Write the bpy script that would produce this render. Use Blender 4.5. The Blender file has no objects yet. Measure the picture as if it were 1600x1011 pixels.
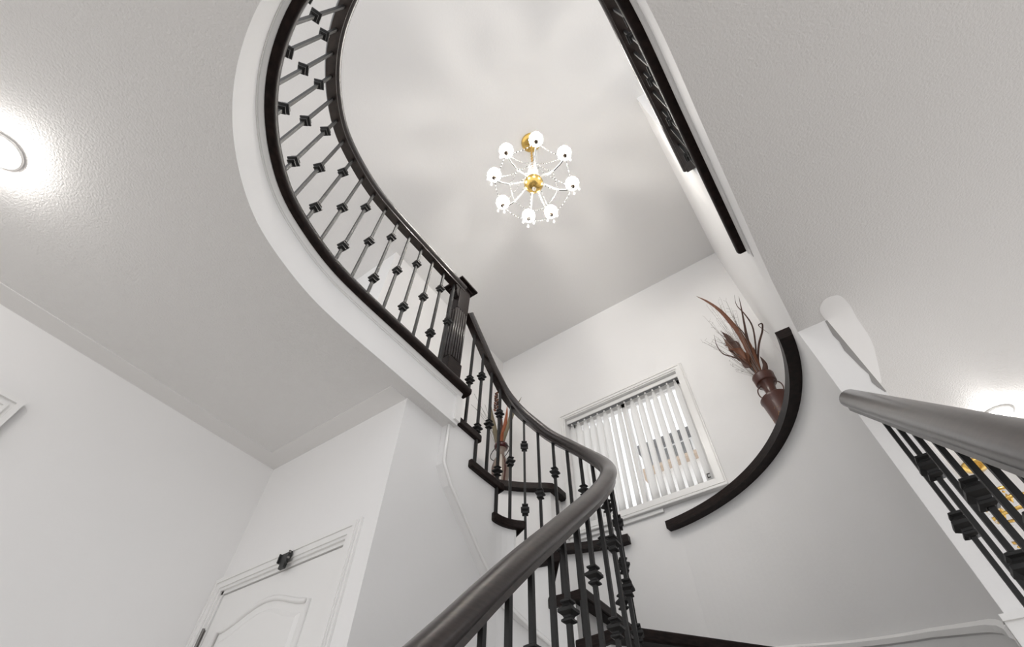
import bpy, bmesh, math, random
import numpy as np
from mathutils import Vector, Matrix

random.seed(7)
scene = bpy.context.scene
COL = scene.collection

# ------------------------------------------------------------------ camera
CAM_Z = 1.1
F_PX, YAW, PITCH, ROLL = 754.5, math.radians(-35.807), math.radians(52.222), math.radians(0.797)
fw = np.array([math.sin(YAW) * math.cos(PITCH), math.cos(YAW) * math.cos(PITCH), math.sin(PITCH)])
r0 = np.array([math.cos(YAW), -math.sin(YAW), 0.0])
u0 = np.cross(r0, fw)
cr = r0 * math.cos(ROLL) + u0 * math.sin(ROLL)
cu = np.cross(cr, fw)
cam_data = bpy.data.cameras.new('camera')
cam = bpy.data.objects.new('camera', cam_data)
COL.objects.link(cam)
cam_data.sensor_width = 36.0
cam_data.sensor_fit = 'HORIZONTAL'
cam_data.lens = F_PX / 1600 * 36
cam_data.clip_start = 0.02
cam.matrix_world = Matrix(((cr[0], cu[0], -fw[0], 0), (cr[1], cu[1], -fw[1], 0),
                           (cr[2], cu[2], -fw[2], CAM_Z), (0, 0, 0, 1)))
scene.camera = cam

# ------------------------------------------------------------------ world, exposure
world = bpy.data.worlds.new('overcast_sky')
scene.world = world
world.use_nodes = True
bg = world.node_tree.nodes['Background']
bg.inputs['Color'].default_value = (0.97, 0.98, 1.0, 1)
bg.inputs['Strength'].default_value = 1.26
scene.view_settings.view_transform = 'Standard'
scene.view_settings.look = 'None'
scene.view_settings.gamma = 1.0
scene.view_settings.use_curve_mapping = False
scene.view_settings.exposure = 0.08
BULB_W = 8.0
POT_W = 5.0

# ------------------------------------------------------------------ materials
def new_mat(name):
    m = bpy.data.materials.new(name)
    m.use_nodes = True
    return m, m.node_tree, m.node_tree.nodes['Principled BSDF']

def paint(name, col, rough=0.6, bump=0.0, scale=60.0, spec=0.3, mottled=0.0):
    m, nt, b = new_mat(name)
    b.inputs['Base Color'].default_value = (*col, 1)
    b.inputs['Roughness'].default_value = rough
    b.inputs['Specular IOR Level'].default_value = spec
    tc = nt.nodes.new('ShaderNodeTexCoord')
    if bump:
        n = nt.nodes.new('ShaderNodeTexNoise')
        n.inputs['Scale'].default_value = scale
        n.inputs['Detail'].default_value = 4
        n.inputs['Roughness'].default_value = 0.6
        nt.links.new(tc.outputs['Object'], n.inputs['Vector'])
        bp = nt.nodes.new('ShaderNodeBump')
        bp.inputs['Strength'].default_value = bump
        bp.inputs['Distance'].default_value = 0.01
        nt.links.new(n.outputs['Fac'], bp.inputs['Height'])
        nt.links.new(bp.outputs['Normal'], b.inputs['Normal'])
    if mottled:
        n2 = nt.nodes.new('ShaderNodeTexNoise')
        n2.inputs['Scale'].default_value = 3.0
        nt.links.new(tc.outputs['Object'], n2.inputs['Vector'])
        mx = nt.nodes.new('ShaderNodeMix')
        mx.data_type = 'RGBA'
        mx.inputs['A'].default_value = (*[c * (1 - mottled) for c in col], 1)
        mx.inputs['B'].default_value = (*[min(1, c * (1 + mottled)) for c in col], 1)
        nt.links.new(n2.outputs['Fac'], mx.inputs['Factor'])
        nt.links.new(mx.outputs['Result'], b.inputs['Base Color'])
    return m

def wood(name, dark, light, rough=0.3, coat=0.3, spec=0.5):
    m, nt, b = new_mat(name)
    tc = nt.nodes.new('ShaderNodeTexCoord')
    mp = nt.nodes.new('ShaderNodeMapping')
    mp.inputs['Scale'].default_value = (6, 6, 30)
    n = nt.nodes.new('ShaderNodeTexNoise')
    n.inputs['Scale'].default_value = 5.0
    n.inputs['Detail'].default_value = 6
    ramp = nt.nodes.new('ShaderNodeValToRGB')
    ramp.color_ramp.elements[0].color = (*dark, 1)
    ramp.color_ramp.elements[1].color = (*light, 1)
    ramp.color_ramp.elements[0].position = 0.35
    ramp.color_ramp.elements[1].position = 0.75
    nt.links.new(tc.outputs['Object'], mp.inputs['Vector'])
    nt.links.new(mp.outputs['Vector'], n.inputs['Vector'])
    nt.links.new(n.outputs['Fac'], ramp.inputs['Fac'])
    nt.links.new(ramp.outputs['Color'], b.inputs['Base Color'])
    b.inputs['Roughness'].default_value = rough
    b.inputs['Coat Weight'].default_value = coat
    b.inputs['Specular IOR Level'].default_value = spec
    b.inputs['Coat Roughness'].default_value = 0.25
    return m

def simple(name, col, rough=0.5, metal=0.0, spec=0.5):
    m, nt, b = new_mat(name)
    n = nt.nodes.new('ShaderNodeTexNoise')
    n.inputs['Scale'].default_value = 25.0
    tc = nt.nodes.new('ShaderNodeTexCoord')
    nt.links.new(tc.outputs['Object'], n.inputs['Vector'])
    mx = nt.nodes.new('ShaderNodeMix')
    mx.data_type = 'RGBA'
    mx.inputs['A'].default_value = (*[c * 0.88 for c in col], 1)
    mx.inputs['B'].default_value = (*[min(1, c * 1.1) for c in col], 1)
    nt.links.new(n.outputs['Fac'], mx.inputs['Factor'])
    nt.links.new(mx.outputs['Result'], b.inputs['Base Color'])
    b.inputs['Roughness'].default_value = rough
    b.inputs['Metallic'].default_value = metal
    b.inputs['Specular IOR Level'].default_value = spec
    return m

def emit(name, col, strength):
    m, nt, b = new_mat(name)
    b.inputs['Base Color'].default_value = (*col, 1)
    b.inputs['Emission Color'].default_value = (*col, 1)
    b.inputs['Emission Strength'].default_value = strength
    return m

def see_through(name, col, clear, rough=0.1):
    """frosted or clear glass: part straight-through, part diffuse and gloss"""
    m = bpy.data.materials.new(name)
    m.use_nodes = True
    nt = m.node_tree
    nt.nodes.clear()
    out = nt.nodes.new('ShaderNodeOutputMaterial')
    tr = nt.nodes.new('ShaderNodeBsdfTransparent')
    b = nt.nodes.new('ShaderNodeBsdfPrincipled')
    b.inputs['Base Color'].default_value = (*col, 1)
    b.inputs['Roughness'].default_value = rough
    tl = nt.nodes.new('ShaderNodeBsdfTranslucent')
    tl.inputs['Color'].default_value = (*col, 1)
    m1 = nt.nodes.new('ShaderNodeMixShader')
    m1.inputs[0].default_value = 0.5
    m2 = nt.nodes.new('ShaderNodeMixShader')
    m2.inputs[0].default_value = clear
    nt.links.new(b.outputs[0], m1.inputs[1])
    nt.links.new(tl.outputs[0], m1.inputs[2])
    nt.links.new(m1.outputs[0], m2.inputs[1])
    nt.links.new(tr.outputs[0], m2.inputs[2])
    nt.links.new(m2.outputs[0], out.inputs['Surface'])
    return m

M_WALL = paint('wall_paint', (0.85, 0.84, 0.832), 0.55, 0.05, 40, mottled=0.015)
M_STUCCO = paint('stucco_ceiling_paint', (0.78, 0.77, 0.76), 0.6, 0.40, 130)
M_CEIL = paint('smooth_ceiling_paint', (0.80, 0.79, 0.78), 0.6, 0.12, 60)
M_TRIM = paint('gloss_trim_paint', (0.84, 0.83, 0.815), 0.3, 0, spec=0.5)
M_FLOOR = wood('floor_boards', (0.50, 0.455, 0.41), (0.62, 0.58, 0.54), 0.4, 0.2)
M_WOOD = wood('espresso_wood', (0.008, 0.0052, 0.0048), (0.024, 0.014, 0.012), 0.45, 0.0, 0.15)
M_RAIL = wood('espresso_handrail', (0.014, 0.009, 0.008), (0.036, 0.023, 0.020), 0.30, 0.5, 0.5)
M_IRON = simple('black_iron', (0.014, 0.0135, 0.0135), 0.45, 0.0, 0.35)
M_GOLD = simple('polished_brass', (0.75, 0.50, 0.15), 0.18, 1.0)
M_ANTIQUE = simple('dark_brass', (0.05, 0.032, 0.018), 0.4, 0.6)
M_BLACK = simple('black_plastic', (0.02, 0.02, 0.02), 0.4)
M_HINGE = simple('hinge_steel', (0.25, 0.24, 0.23), 0.3, 1.0)
M_CRYSTAL = see_through('cut_crystal', (0.9, 0.9, 0.9), 0.74, 0.05)
M_BEAD_DARK = simple('crystal_bead_core', (0.012, 0.011, 0.010), 0.2)
M_FROST = see_through('frosted_flute', (0.95, 0.95, 0.94), 0.09, 0.2)
M_CLEAR = see_through('clear_flute', (0.95, 0.95, 0.94), 0.90, 0.05)
M_BULB = see_through('lit_bulb', (1.0, 0.97, 0.92), 0.8)
_n = M_BULB.node_tree.nodes
for _x in _n:
    if _x.type == 'BSDF_PRINCIPLED':
        _x.inputs['Emission Color'].default_value = (1.0, 0.97, 0.92, 1)
        _x.inputs['Emission Strength'].default_value = 12.0
M_POT = see_through('lit_dome', (1.0, 0.98, 0.95), 0.6)
for _x in M_POT.node_tree.nodes:
    if _x.type == 'BSDF_PRINCIPLED':
        _x.inputs['Emission Color'].default_value = (1.0, 0.98, 0.95, 1)
        _x.inputs['Emission Strength'].default_value = 12.0
M_SLAT = see_through('blind_fabric', (0.95, 0.945, 0.935), 0.06, 0.6)
M_PANE = see_through('window_glass', (0.95, 0.97, 0.97), 0.94, 0.02)
M_SLATE = simple('shadow_and_pane_grey', (0.16, 0.16, 0.16), 0.7)  # painted shadow under the blind's head rail; also the neighbour's panes
M_VASE = simple('brown_lacquer', (0.070, 0.020, 0.012), 0.3)
M_VASE_BAND = simple('gold_wicker_band', (0.22, 0.11, 0.035), 0.6)
M_VASE_RED = simple('red_glass_rim', (0.05, 0.006, 0.006), 0.15)
M_VASE_GREY = simple('smoked_stripe_glass', (0.20, 0.15, 0.12), 0.15)
M_VASE_PALE = simple('pale_stripe_glass', (0.50, 0.46, 0.41), 0.15)
M_LEAF_RUST = simple('rust_dried_leaf', (0.135, 0.042, 0.014), 0.6)
M_LEAF_DARK = simple('dark_dried_leaf', (0.058, 0.021, 0.012), 0.6)
M_LEAF_GREEN = simple('olive_dried_leaf', (0.17, 0.14, 0.085), 0.6)
M_LEAF_ORANGE = simple('orange_dried_leaf', (0.27, 0.068, 0.018), 0.6)
M_TWIG = simple('grey_twig', (0.20, 0.18, 0.16), 0.7)
M_BRICK = simple('pale_siding', (0.80, 0.79, 0.77), 0.8)
M_ROOF = simple('grey_shingle', (0.20, 0.20, 0.21), 0.9)
M_EAVE = simple('tan_eave', (0.50, 0.38, 0.28), 0.7)

# ------------------------------------------------------------------ helpers
def link(o, parent=None):
    COL.objects.link(o)
    if parent is not None:
        o.parent = parent
    return o

def mesh_obj(name, verts, faces, mats, parent=None, smooth=False, fmat=None, bevel=0, offset=None):
    me = bpy.data.meshes.new(name)
    vs = [tuple(map(float, v)) for v in verts]
    if offset is not None:
        vs = [(v[0] - offset[0], v[1] - offset[1], v[2] - offset[2]) for v in vs]
    me.from_pydata(vs, [], [list(map(int, f)) for f in faces])
    if not isinstance(mats, (list, tuple)):
        mats = [mats]
    for m in mats:
        me.materials.append(m)
    if fmat is not None:
        me.polygons.foreach_set('material_index', fmat)
    bm = bmesh.new()
    bm.from_mesh(me)
    bmesh.ops.recalc_face_normals(bm, faces=bm.faces)
    bm.to_mesh(me)
    bm.free()
    if smooth:
        me.polygons.foreach_set('use_smooth', [True] * len(me.polygons))
    o = bpy.data.objects.new(name, me)
    link(o, parent)
    if bevel:
        md = o.modifiers.new('bevel', 'BEVEL')
        md.width = bevel
        md.segments = 2
        md.limit_method = 'ANGLE'
    return o

class MB:
    """collects shapes of ONE part"""
    def __init__(self):
        self.v, self.f, self.m = [], [], []
    def add(self, v, f, mi=0):
        n = len(self.v)
        self.v += [tuple(map(float, q)) for q in v]
        self.f += [[i + n for i in q] for q in f]
        self.m += [mi] * len(f)
        return self
    def box(self, x0, x1, y0, y1, z0, z1, mi=0):
        v = [(x, y, z) for x in (x0, x1) for y in (y0, y1) for z in (z0, z1)]
        f = [(0, 1, 3, 2), (4, 6, 7, 5), (0, 4, 5, 1), (2, 3, 7, 6), (0, 2, 6, 4), (1, 5, 7, 3)]
        return self.add(v, f, mi)
    def prism(self, poly, z0, z1, mi=0, mi_top=None, mi_bot=None):
        n = len(poly)
        v = [(p[0], p[1], z0) for p in poly] + [(p[0], p[1], z1) for p in poly]
        s = [(i, (i + 1) % n, (i + 1) % n + n, i + n) for i in range(n)]
        self.add(v, s, mi)
        base = len(self.v) - 2 * n
        self.f.append([base + i for i in range(n)]); self.m.append(mi if mi_bot is None else mi_bot)
        self.f.append([base + n + i for i in range(n)]); self.m.append(mi if mi_top is None else mi_top)
        return self
    def lathe(self, prof, c=(0, 0, 0), seg=20, mi=0, scallop=0, amp=0.0, alt=None):
        v, f, ms = [], [], []
        for (rr, z) in prof:
            for k in range(seg):
                a = 2 * math.pi * k / seg
                q = rr * (1 + amp * math.cos(scallop * a)) if scallop else rr
                v.append((c[0] + q * math.cos(a), c[1] + q * math.sin(a), c[2] + z))
        for i in range(len(prof) - 1):
            for k in range(seg):
                f.append((i * seg + k, i * seg + (k + 1) % seg, (i + 1) * seg + (k + 1) % seg, (i + 1) * seg + k))
                ms.append(mi if alt is None else alt[k % len(alt)])
        n = len(self.v)
        self.v += v
        self.f += [[i + n for i in q] for q in f]
        self.m += ms
        return self
    def tube(self, path, rad, seg=6, mi=0):
        P = [Vector(p) for p in path]
        rads = rad if isinstance(rad, (list, tuple)) else [rad] * len(P)
        v, f = [], []
        up = Vector((0, 0, 1))
        T0 = (P[1] - P[0]).normalized()
        N = T0.orthogonal().normalized()
        for i, p in enumerate(P):
            T = (P[min(i + 1, len(P) - 1)] - P[max(i - 1, 0)]).normalized()
            N = (N - T * N.dot(T)).normalized()
            B = T.cross(N)
            for k in range(seg):
                a = 2 * math.pi * k / seg
                v.append(p + (N * math.cos(a) + B * math.sin(a)) * rads[i])
        for i in range(len(P) - 1):
            for k in range(seg):
                f.append((i * seg + k, i * seg + (k + 1) % seg, (i + 1) * seg + (k + 1) % seg, (i + 1) * seg + k))
        f.append(list(range(seg)))
        f.append([(len(P) - 1) * seg + k for k in range(seg)])
        return self.add(v, f, mi)
    def ball(self, c, rad, mi=0, sz=1.0, n=6):
        v = [(c[0], c[1], c[2] + rad * sz), (c[0], c[1], c[2] - rad * sz)]
        rings = ((0.7, 0.7), (1, 0), (0.7, -0.7))
        for (q, h) in rings:
            for k in range(n):
                a = 2 * math.pi * k / n
                v.append((c[0] + q * rad * math.cos(a), c[1] + q * rad * math.sin(a), c[2] + h * rad * sz))
        f = [(0, 2 + k, 2 + (k + 1) % n) for k in range(n)]
        for j in range(2):
            f += [(2 + j * n + k, 2 + (j + 1) * n + k, 2 + (j + 1) * n + (k + 1) % n, 2 + j * n + (k + 1) % n) for k in range(n)]
        f += [(1, 2 + 2 * n + (k + 1) % n, 2 + 2 * n + k) for k in range(n)]
        return self.add(v, f, mi)
    def octa(self, c, rad, mi=0, sz=1.0):
        x, y, z = c
        v = [(x + rad, y, z), (x - rad, y, z), (x, y + rad, z), (x, y - rad, z), (x, y, z + rad * sz), (x, y, z - rad * sz)]
        f = [(0, 2, 4), (2, 1, 4), (1, 3, 4), (3, 0, 4), (2, 0, 5), (1, 2, 5), (3, 1, 5), (0, 3, 5)]
        return self.add(v, f, mi)
    def sweep(self, prof, path, side=None, mi=0, cap=True, plumb=False):
        """prof: (a, b) points, a along horizontal right-of-travel, b along up; path: 3D points"""
        P = [Vector(p) for p in path]
        n = len(prof)
        v, f = [], []
        for i, p in enumerate(P):
            T = (P[min(i + 1, len(P) - 1)] - P[max(i - 1, 0)]).normalized()
            H = Vector((T.x, T.y, 0)).normalized()
            S = Vector((H.y, -H.x, 0))
            Up = Vector((0, 0, 1)) if plumb else S.cross(T).normalized()
            for (a, b) in prof:
                v.append(p + S * a + Up * b)
        for i in range(len(P) - 1):
            for k in range(n):
                f.append((i * n + k, i * n + (k + 1) % n, (i + 1) * n + (k + 1) % n, (i + 1) * n + k))
        if cap:
            f.append(list(range(n)))
            f.append([(len(P) - 1) * n + k for k in range(n)])
        return self.add(v, f, mi)
    def build(self, name, mats, parent=None, smooth=False, bevel=0, offset=None):
        return mesh_obj(name, self.v, self.f, mats, parent, smooth, self.m, bevel, offset)

def thing(name, label, cat, loc=(0, 0, 0), group=None):
    o = bpy.data.objects.new(name, None)
    o.empty_display_size = 0.1
    COL.objects.link(o)
    o.location = loc
    o['label'] = label
    o['category'] = cat
    if group:
        o['group'] = group
    return o

def struct(o, label=None, cat=None):
    o['kind'] = 'structure'
    if label:
        o['label'] = label
    if cat:
        o['category'] = cat
    return o

def shade_auto(o, ang=40):
    me = o.data
    me.polygons.foreach_set('use_smooth', [True] * len(me.polygons))
    me.set_sharp_from_angle(angle=math.radians(ang))
    return o

# ------------------------------------------------------------------ plan curves
def catmull(pts, n=16):
    P = np.array(pts, float)
    P = np.vstack([2 * P[0] - P[1], P, 2 * P[-1] - P[-2]])
    out = []
    for i in range(1, len(P) - 2):
        p0, p1, p2, p3 = P[i - 1:i + 3]
        t0 = 0.0
        t1 = t0 + np.linalg.norm(p1 - p0) ** .5
        t2 = t1 + np.linalg.norm(p2 - p1) ** .5
        t3 = t2 + np.linalg.norm(p3 - p2) ** .5
        for k in range(n):
            t = t1 + (t2 - t1) * k / n
            A1 = (t1 - t) / (t1 - t0) * p0 + (t - t0) / (t1 - t0) * p1
            A2 = (t2 - t) / (t2 - t1) * p1 + (t - t1) / (t2 - t1) * p2
            A3 = (t3 - t) / (t3 - t2) * p2 + (t - t2) / (t3 - t2) * p3
            B1 = (t2 - t) / (t2 - t0) * A1 + (t - t0) / (t2 - t0) * A2
            B2 = (t3 - t) / (t3 - t1) * A2 + (t - t1) / (t3 - t1) * A3
            out.append((t2 - t) / (t2 - t1) * B1 + (t - t1) / (t2 - t1) * B2)
    out.append(P[-2])
    return np.array(out)

def arclen(P):
    return np.r_[0, np.cumsum(np.hypot(*np.diff(P, axis=0).T))]

def offs(P, d):
    T = np.gradient(P, axis=0)
    T /= np.linalg.norm(T, axis=1)[:, None]
    return P + d * np.c_[-T[:, 1], T[:, 0]]

class Curve2:
    def __init__(self, P):
        self.P, self.s = P, arclen(P)
    def at(self, s):
        return np.array([np.interp(s, self.s, self.P[:, 0]), np.interp(s, self.s, self.P[:, 1])])
    def tan(self, s):
        a, b = self.at(max(0, s - .01)), self.at(s + .01)
        return (b - a) / np.linalg.norm(b - a)
    def near(self, p):
        return self.s[int(np.argmin(np.hypot(self.P[:, 0] - p[0], self.P[:, 1] - p[1])))]
    def part(self, s0, s1, n):
        return [self.at(s) for s in np.linspace(s0, s1, n)]

# inner edge of the stair: west side going north, round the turn, east side going south
U_PTS = [(-1.326, 1.0), (-1.326, 1.25), (-1.326, 1.5), (-1.326, 1.68), (-1.315, 1.79), (-1.255, 1.87), (-1.14, 1.905), (-1.0, 1.91),
         (-.862, 1.878), (-.762, 1.80), (-.706, 1.68), (-.69, 1.5), (-.686, 1.3), (-.686, 1.1), (-.686, .8), (-.686, .4), (-.686, -.4), (-.686, -.9)]
# edge of the upper floor opening: west side going south, round the south end, east side going north
G_PTS = [(-1.326, 1.38), (-1.326, 1.1), (-1.326, .85), (-1.326, .64), (-1.316, .45), (-1.279, .27), (-1.217, .10), (-1.125, -.035),
         (-1.012, -.147), (-.904, -.222), (-.80, -.272), (-.68, -.31), (-.548, -.328), (-.40, -.318), (-.22, -.272), (-.05, -.19),
         (.08, -.08), (.17, .05), (.215, .2), (.229, .36), (.229, .7), (.229, 1.05), (.229, 1.4)]
UP, GP = catmull(U_PTS), catmull(G_PTS)
U = Curve2(UP)
U_BAL = Curve2(offs(UP, .012))
U_STR = Curve2(offs(UP, .022))
G = Curve2(GP)
G_BAL = Curve2(offs(GP, -.012))

Z_CEIL1, Z_UP, Z_CEIL2 = 2.70, 2.96, 5.41
X_W, X_E, Y_N = -2.39, 0.24, 3.14
CX, CY, RO = -1.07, 1.85, 1.305
RISE = 0.185

# ------------------------------------------------------------------ structure
struct(MB().box(-6, 5, -4.5, 5.2, -0.12, 0).build('floor', M_FLOOR))

# upper storey slab: stuccoed underside, painted edge, boarded top
s_mid = G.near((-.548, -.328))
west_edge = [tuple(p) for p in G.part(0, s_mid, 70)]
east_edge = [tuple(p) for p in G.part(s_mid, G.s[-1], 70)]
slab = MB()
slab.prism([(-4.6, 1.38), (-4.6, -1.1), (-.548, -1.1)] + west_edge[::-1], Z_CEIL1, Z_UP, 1, 2, 0)
slab.prism([(-.548, -1.1), (1.75, -1.1), (1.75, 5.2), (.35, 5.2), (.35, 3.3), (X_E, 3.3), (X_E, 1.85), (.2392, 1.7325), (.229, 1.41)] + east_edge[::-1], Z_CEIL1, Z_UP, 1, 2, 0)
slab_o = struct(slab.build('ceiling_lower', [M_STUCCO, M_WALL, M_FLOOR]), 'stucco lower ceiling with a curved stairwell opening', 'ceiling')

struct(MB().box(-4.6, 1.75, -1.1, 3.3, Z_CEIL2, Z_CEIL2 + .1).build('ceiling', M_CEIL), 'smooth white upper ceiling above the stairwell', 'ceiling')

# smooth painted border round the stucco
bz = Z_CEIL1 - .003
b = MB()
b.box(X_W, X_W + .115, -1.1, 1.088, bz, Z_CEIL1)
b.box(X_W + .115, -1.40, .985, 1.088, bz, Z_CEIL1)
struct(b.build('trim_1', M_CEIL), 'smooth painted border strip round the stucco ceiling', 'trim')

w = MB()
w.box(X_W - .11, X_W, -1.1, 3.3, 0, Z_CEIL1)
w.box(X_W - .11, X_W, 1.29, 3.3, Z_CEIL1, Z_CEIL2)
struct(w.build('wall_west', M_WALL), 'white wall on the left below the stucco ceiling', 'wall')
struct(MB().box(-4.7, -4.6, -1.1, 3.3, Z_UP, Z_CEIL2).build('wall_hall', M_WALL))
struct(MB().box(-4.6, X_W - .11, 1.29, 1.40, Z_UP, Z_CEIL2).build('wall_hall_end', M_WALL))

# north wall with the window opening
WX0, WX1, WZ0, WZ1 = -1.635, -.525, 3.075, 4.142
w = MB()
w.box(X_W, WX0, Y_N, Y_N + .16, 0, Z_CEIL2)
w.box(WX1, .35, Y_N, Y_N + .16, 0, Z_CEIL2)
w.box(WX0, WX1, Y_N, Y_N + .16, 0, WZ0)
w.box(WX0, WX1, Y_N, Y_N + .16, WZ1, Z_CEIL2)
struct(w.build('wall_north', M_WALL), 'white stairwell wall around the window', 'wall')

w = MB()
w.box(X_E, .353, 1.732, Y_N, 0, Z_CEIL1)
w.box(.25, .365, 1.37, Y_N, Z_UP, Z_CEIL2)
struct(w.build('wall_east', M_WALL), 'white partition wall on the right of the stairwell', 'wall')
struct(MB().box(.353, 1.75, 5.2, 5.3, 0, Z_CEIL1).build('wall_dining', M_WALL))

# patched plaster and a scraped corner bead where the partition meets the lower ceiling
M_PATCH = paint('fresh_plaster', (0.93, 0.925, 0.92), 0.5, 0.0)
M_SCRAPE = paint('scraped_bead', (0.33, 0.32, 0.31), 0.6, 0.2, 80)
pp = MB()
pp.prism([tuple(q) for q in catmull([(.350, 1.73), (.345, 1.66), (.375, 1.622), (.42, 1.63), (.445, 1.685), (.460, 1.80), (.482, 1.95), (.480, 2.10), (.470, 2.25)], 6)] + [(.356, 2.3)], Z_CEIL1 - .0015, Z_CEIL1)
struct(pp.build('trim_7', M_PATCH), 'smooth plaster patch on the ceiling beside the right wall', 'plaster patch')
cb = MB()
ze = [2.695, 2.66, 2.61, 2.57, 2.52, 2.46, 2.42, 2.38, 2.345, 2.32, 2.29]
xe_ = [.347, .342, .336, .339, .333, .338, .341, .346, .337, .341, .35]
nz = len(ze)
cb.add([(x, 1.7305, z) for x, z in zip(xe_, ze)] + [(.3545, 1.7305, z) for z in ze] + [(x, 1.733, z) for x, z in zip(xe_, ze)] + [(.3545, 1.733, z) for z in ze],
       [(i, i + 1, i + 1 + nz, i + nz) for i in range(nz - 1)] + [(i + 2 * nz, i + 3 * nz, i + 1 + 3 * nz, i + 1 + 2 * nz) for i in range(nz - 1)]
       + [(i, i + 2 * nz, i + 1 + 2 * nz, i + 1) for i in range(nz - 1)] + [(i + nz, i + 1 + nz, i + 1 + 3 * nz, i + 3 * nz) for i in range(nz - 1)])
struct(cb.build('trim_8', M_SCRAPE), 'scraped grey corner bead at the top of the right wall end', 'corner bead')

# closet under the stair with its door opening
DX0, DX1, DZ = -2.336, -1.546, 2.045
YC = 1.088
w = MB()
w.box(X_W, DX0, YC, YC + .1, 0, Z_CEIL1)
w.box(DX1, -1.394, YC, YC + .1, 0, Z_CEIL1)
w.box(DX0, DX1, YC, YC + .1, DZ, Z_CEIL1)
w.box(-1.47, -1.394, YC + .1, 1.75, 0, Z_CEIL1)
struct(w.build('wall_closet', M_WALL), 'white closet wall with the door under the stair', 'wall')

# curved outer stair walls that stop at ledges below the window corners
def arc_pts(r, a0, a1, n):
    return [(CX + r * math.cos(math.radians(a)), CY + r * math.sin(math.radians(a))) for a in np.linspace(a0, a1, n)]

Z_LEDGE, Z_HIGH = 2.82, 3.325
A_N0, A_N1, A_STEP = 80.5, 98.5, 121.0
yh = CY + RO * math.sin(math.radians(A_STEP))
xh = CX + RO * math.cos(math.radians(A_STEP))
w = MB()
arc = arc_pts(RO, 0.5, 81.0, 50)
w.prism([(X_E - .0008, 1.7325)] + arc + [(arc[-1][0], Y_N - .002), (X_E + .05, Y_N - .002), (X_E + .05, 1.7325)], 0, Z_LEDGE)
struct(w.build('wall_curved_right', M_WALL), 'curved white stair wall below the right window ledge', 'wall')
w = MB()
arc = arc_pts(RO, 99.0, A_STEP, 24)
w.prism(arc + [(xh, Y_N - .002), (arc[0][0], Y_N - .002)], 0, Z_LEDGE)
arc = arc_pts(RO, A_STEP, 176, 40)
arc = [(max(x, X_W + .002), y) for x, y in arc]
w.prism(arc + [(X_W + .002, Y_N - .002), (xh, Y_N - .002)], 0, Z_HIGH)
struct(w.build('wall_curved_left', M_WALL), 'curved white stair wall stepping up left of the window', 'wall')

# dark ledge caps: rounded front lip, groove under it
CAP = [(.0, .0), (.006, .012), (.020, .014), (.030, .022), (.036, .034), (.034, .046), (.026, .052), (-.06, .052), (-.06, .0)]
def ledge_cap(name, pts, z, label):
    m = MB()
    m.sweep(CAP, [(p[0], p[1], z) for p in pts], plumb=True)
    o = m.build(name, M_WOOD)
    shade_auto(o, 50)
    return struct(o, label, 'ledge cap')
# travel so that right-of-travel points to the well centre
ledge_cap('trim_2', arc_pts(RO, 83.5, 0.5, 60)[::-1], Z_LEDGE, 'dark curved ledge cap sweeping under the right vase')
ledge_cap('trim_3', arc_pts(RO, 96.5, A_STEP, 24), Z_LEDGE, 'short dark ledge cap below the window sill')
ledge_cap('trim_4', [(xh + .0, Y_N - .004), (xh, yh + .06)] + arc_pts(RO, A_STEP + .5, 172, 40), Z_HIGH, 'dark ledge cap under the striped vase')

# fascia moulding and dark nosing round the opening
gm = MB()
COVE = [(0, .0), (-.003, .0), (-.006, .010), (-.008, .014), (-.012, .022), (-.012, .028), (0, .028)]
def g_path(z, s0, s1, n, curve=G):
    return [(p[0], p[1], z) for p in curve.part(s0, s1, n)]
gm.sweep(COVE, g_path(2.886, 0, G.s[-1], 130), plumb=True)
gm.sweep([(0, 0), (-.003, 0), (-.003, .006), (0, .006)], g_path(2.872, 0, G.s[-1], 130), plumb=True)
gm.box(-1.336, -1.314, 1.345, 1.385, 2.72, 2.88)
struct(gm.build('trim_5', M_TRIM), 'white moulding under the dark upper floor edge', 'trim')
NOSE = [(0, 0), (-.036, .0), (-.043, .008), (-.046, .024), (-.044, .040), (-.036, .050), (.09, .050), (.09, .0)]
NOSE = [(a, b_) for a, b_ in NOSE]
nm = MB()
nm.sweep(NOSE, [(-1.326, 1.412, 2.914)] + g_path(2.914, .02, G.s[-1] - .01, 130), plumb=True)
struct(shade_auto(nm.build('trim_6', M_WOOD), 50), 'dark wooden floor edge round the stairwell opening', 'trim')

# ------------------------------------------------------------------ window
win = struct(thing('window_1', 'white window behind vertical blinds above the stair', 'window', (0, 0, 0)))
c = MB()
CW = .065
def casing(mb, x0, x1, z0, z1, y, wd, dp, bottom=True):
    """stepped picture-frame casing lying on a wall that faces -y"""
    for k, (o0, o1, d) in enumerate(((0, 1, .45), (.18, .86, .75), (.55, .80, 1.0))):
        a, b_ = wd * o0, wd * o1
        d = dp * d
        mb.box(x0 - b_, x0 - a, y - d, y, (z0 - b_) if bottom else z0, z1 + b_)
        mb.box(x1 + a, x1 + b_, y - d, y, (z0 - b_) if bottom else z0, z1 + b_)
        mb.box(x0 - a, x1 + a, y - d, y, z1 + a, z1 + b_)
        if bottom:
            mb.box(x0 - a, x1 + a, y - d, y, z0 - b_, z0 - a)
casing(c, WX0, WX1, WZ0, WZ1, Y_N, CW, .024)
c.build('casing', M_TRIM, win)
c = MB()
c.box(WX0 - .07, WX1 + .07, Y_N - .04, Y_N, WZ0 - .085, WZ0 - .065)
c.box(WX0 - .05, -.93, Y_N - .02, Y_N, WZ0 - .115, WZ0 - .085)
c.build('window_sill', M_TRIM, win, bevel=.004)
c = MB()
yf = Y_N + .10
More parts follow.
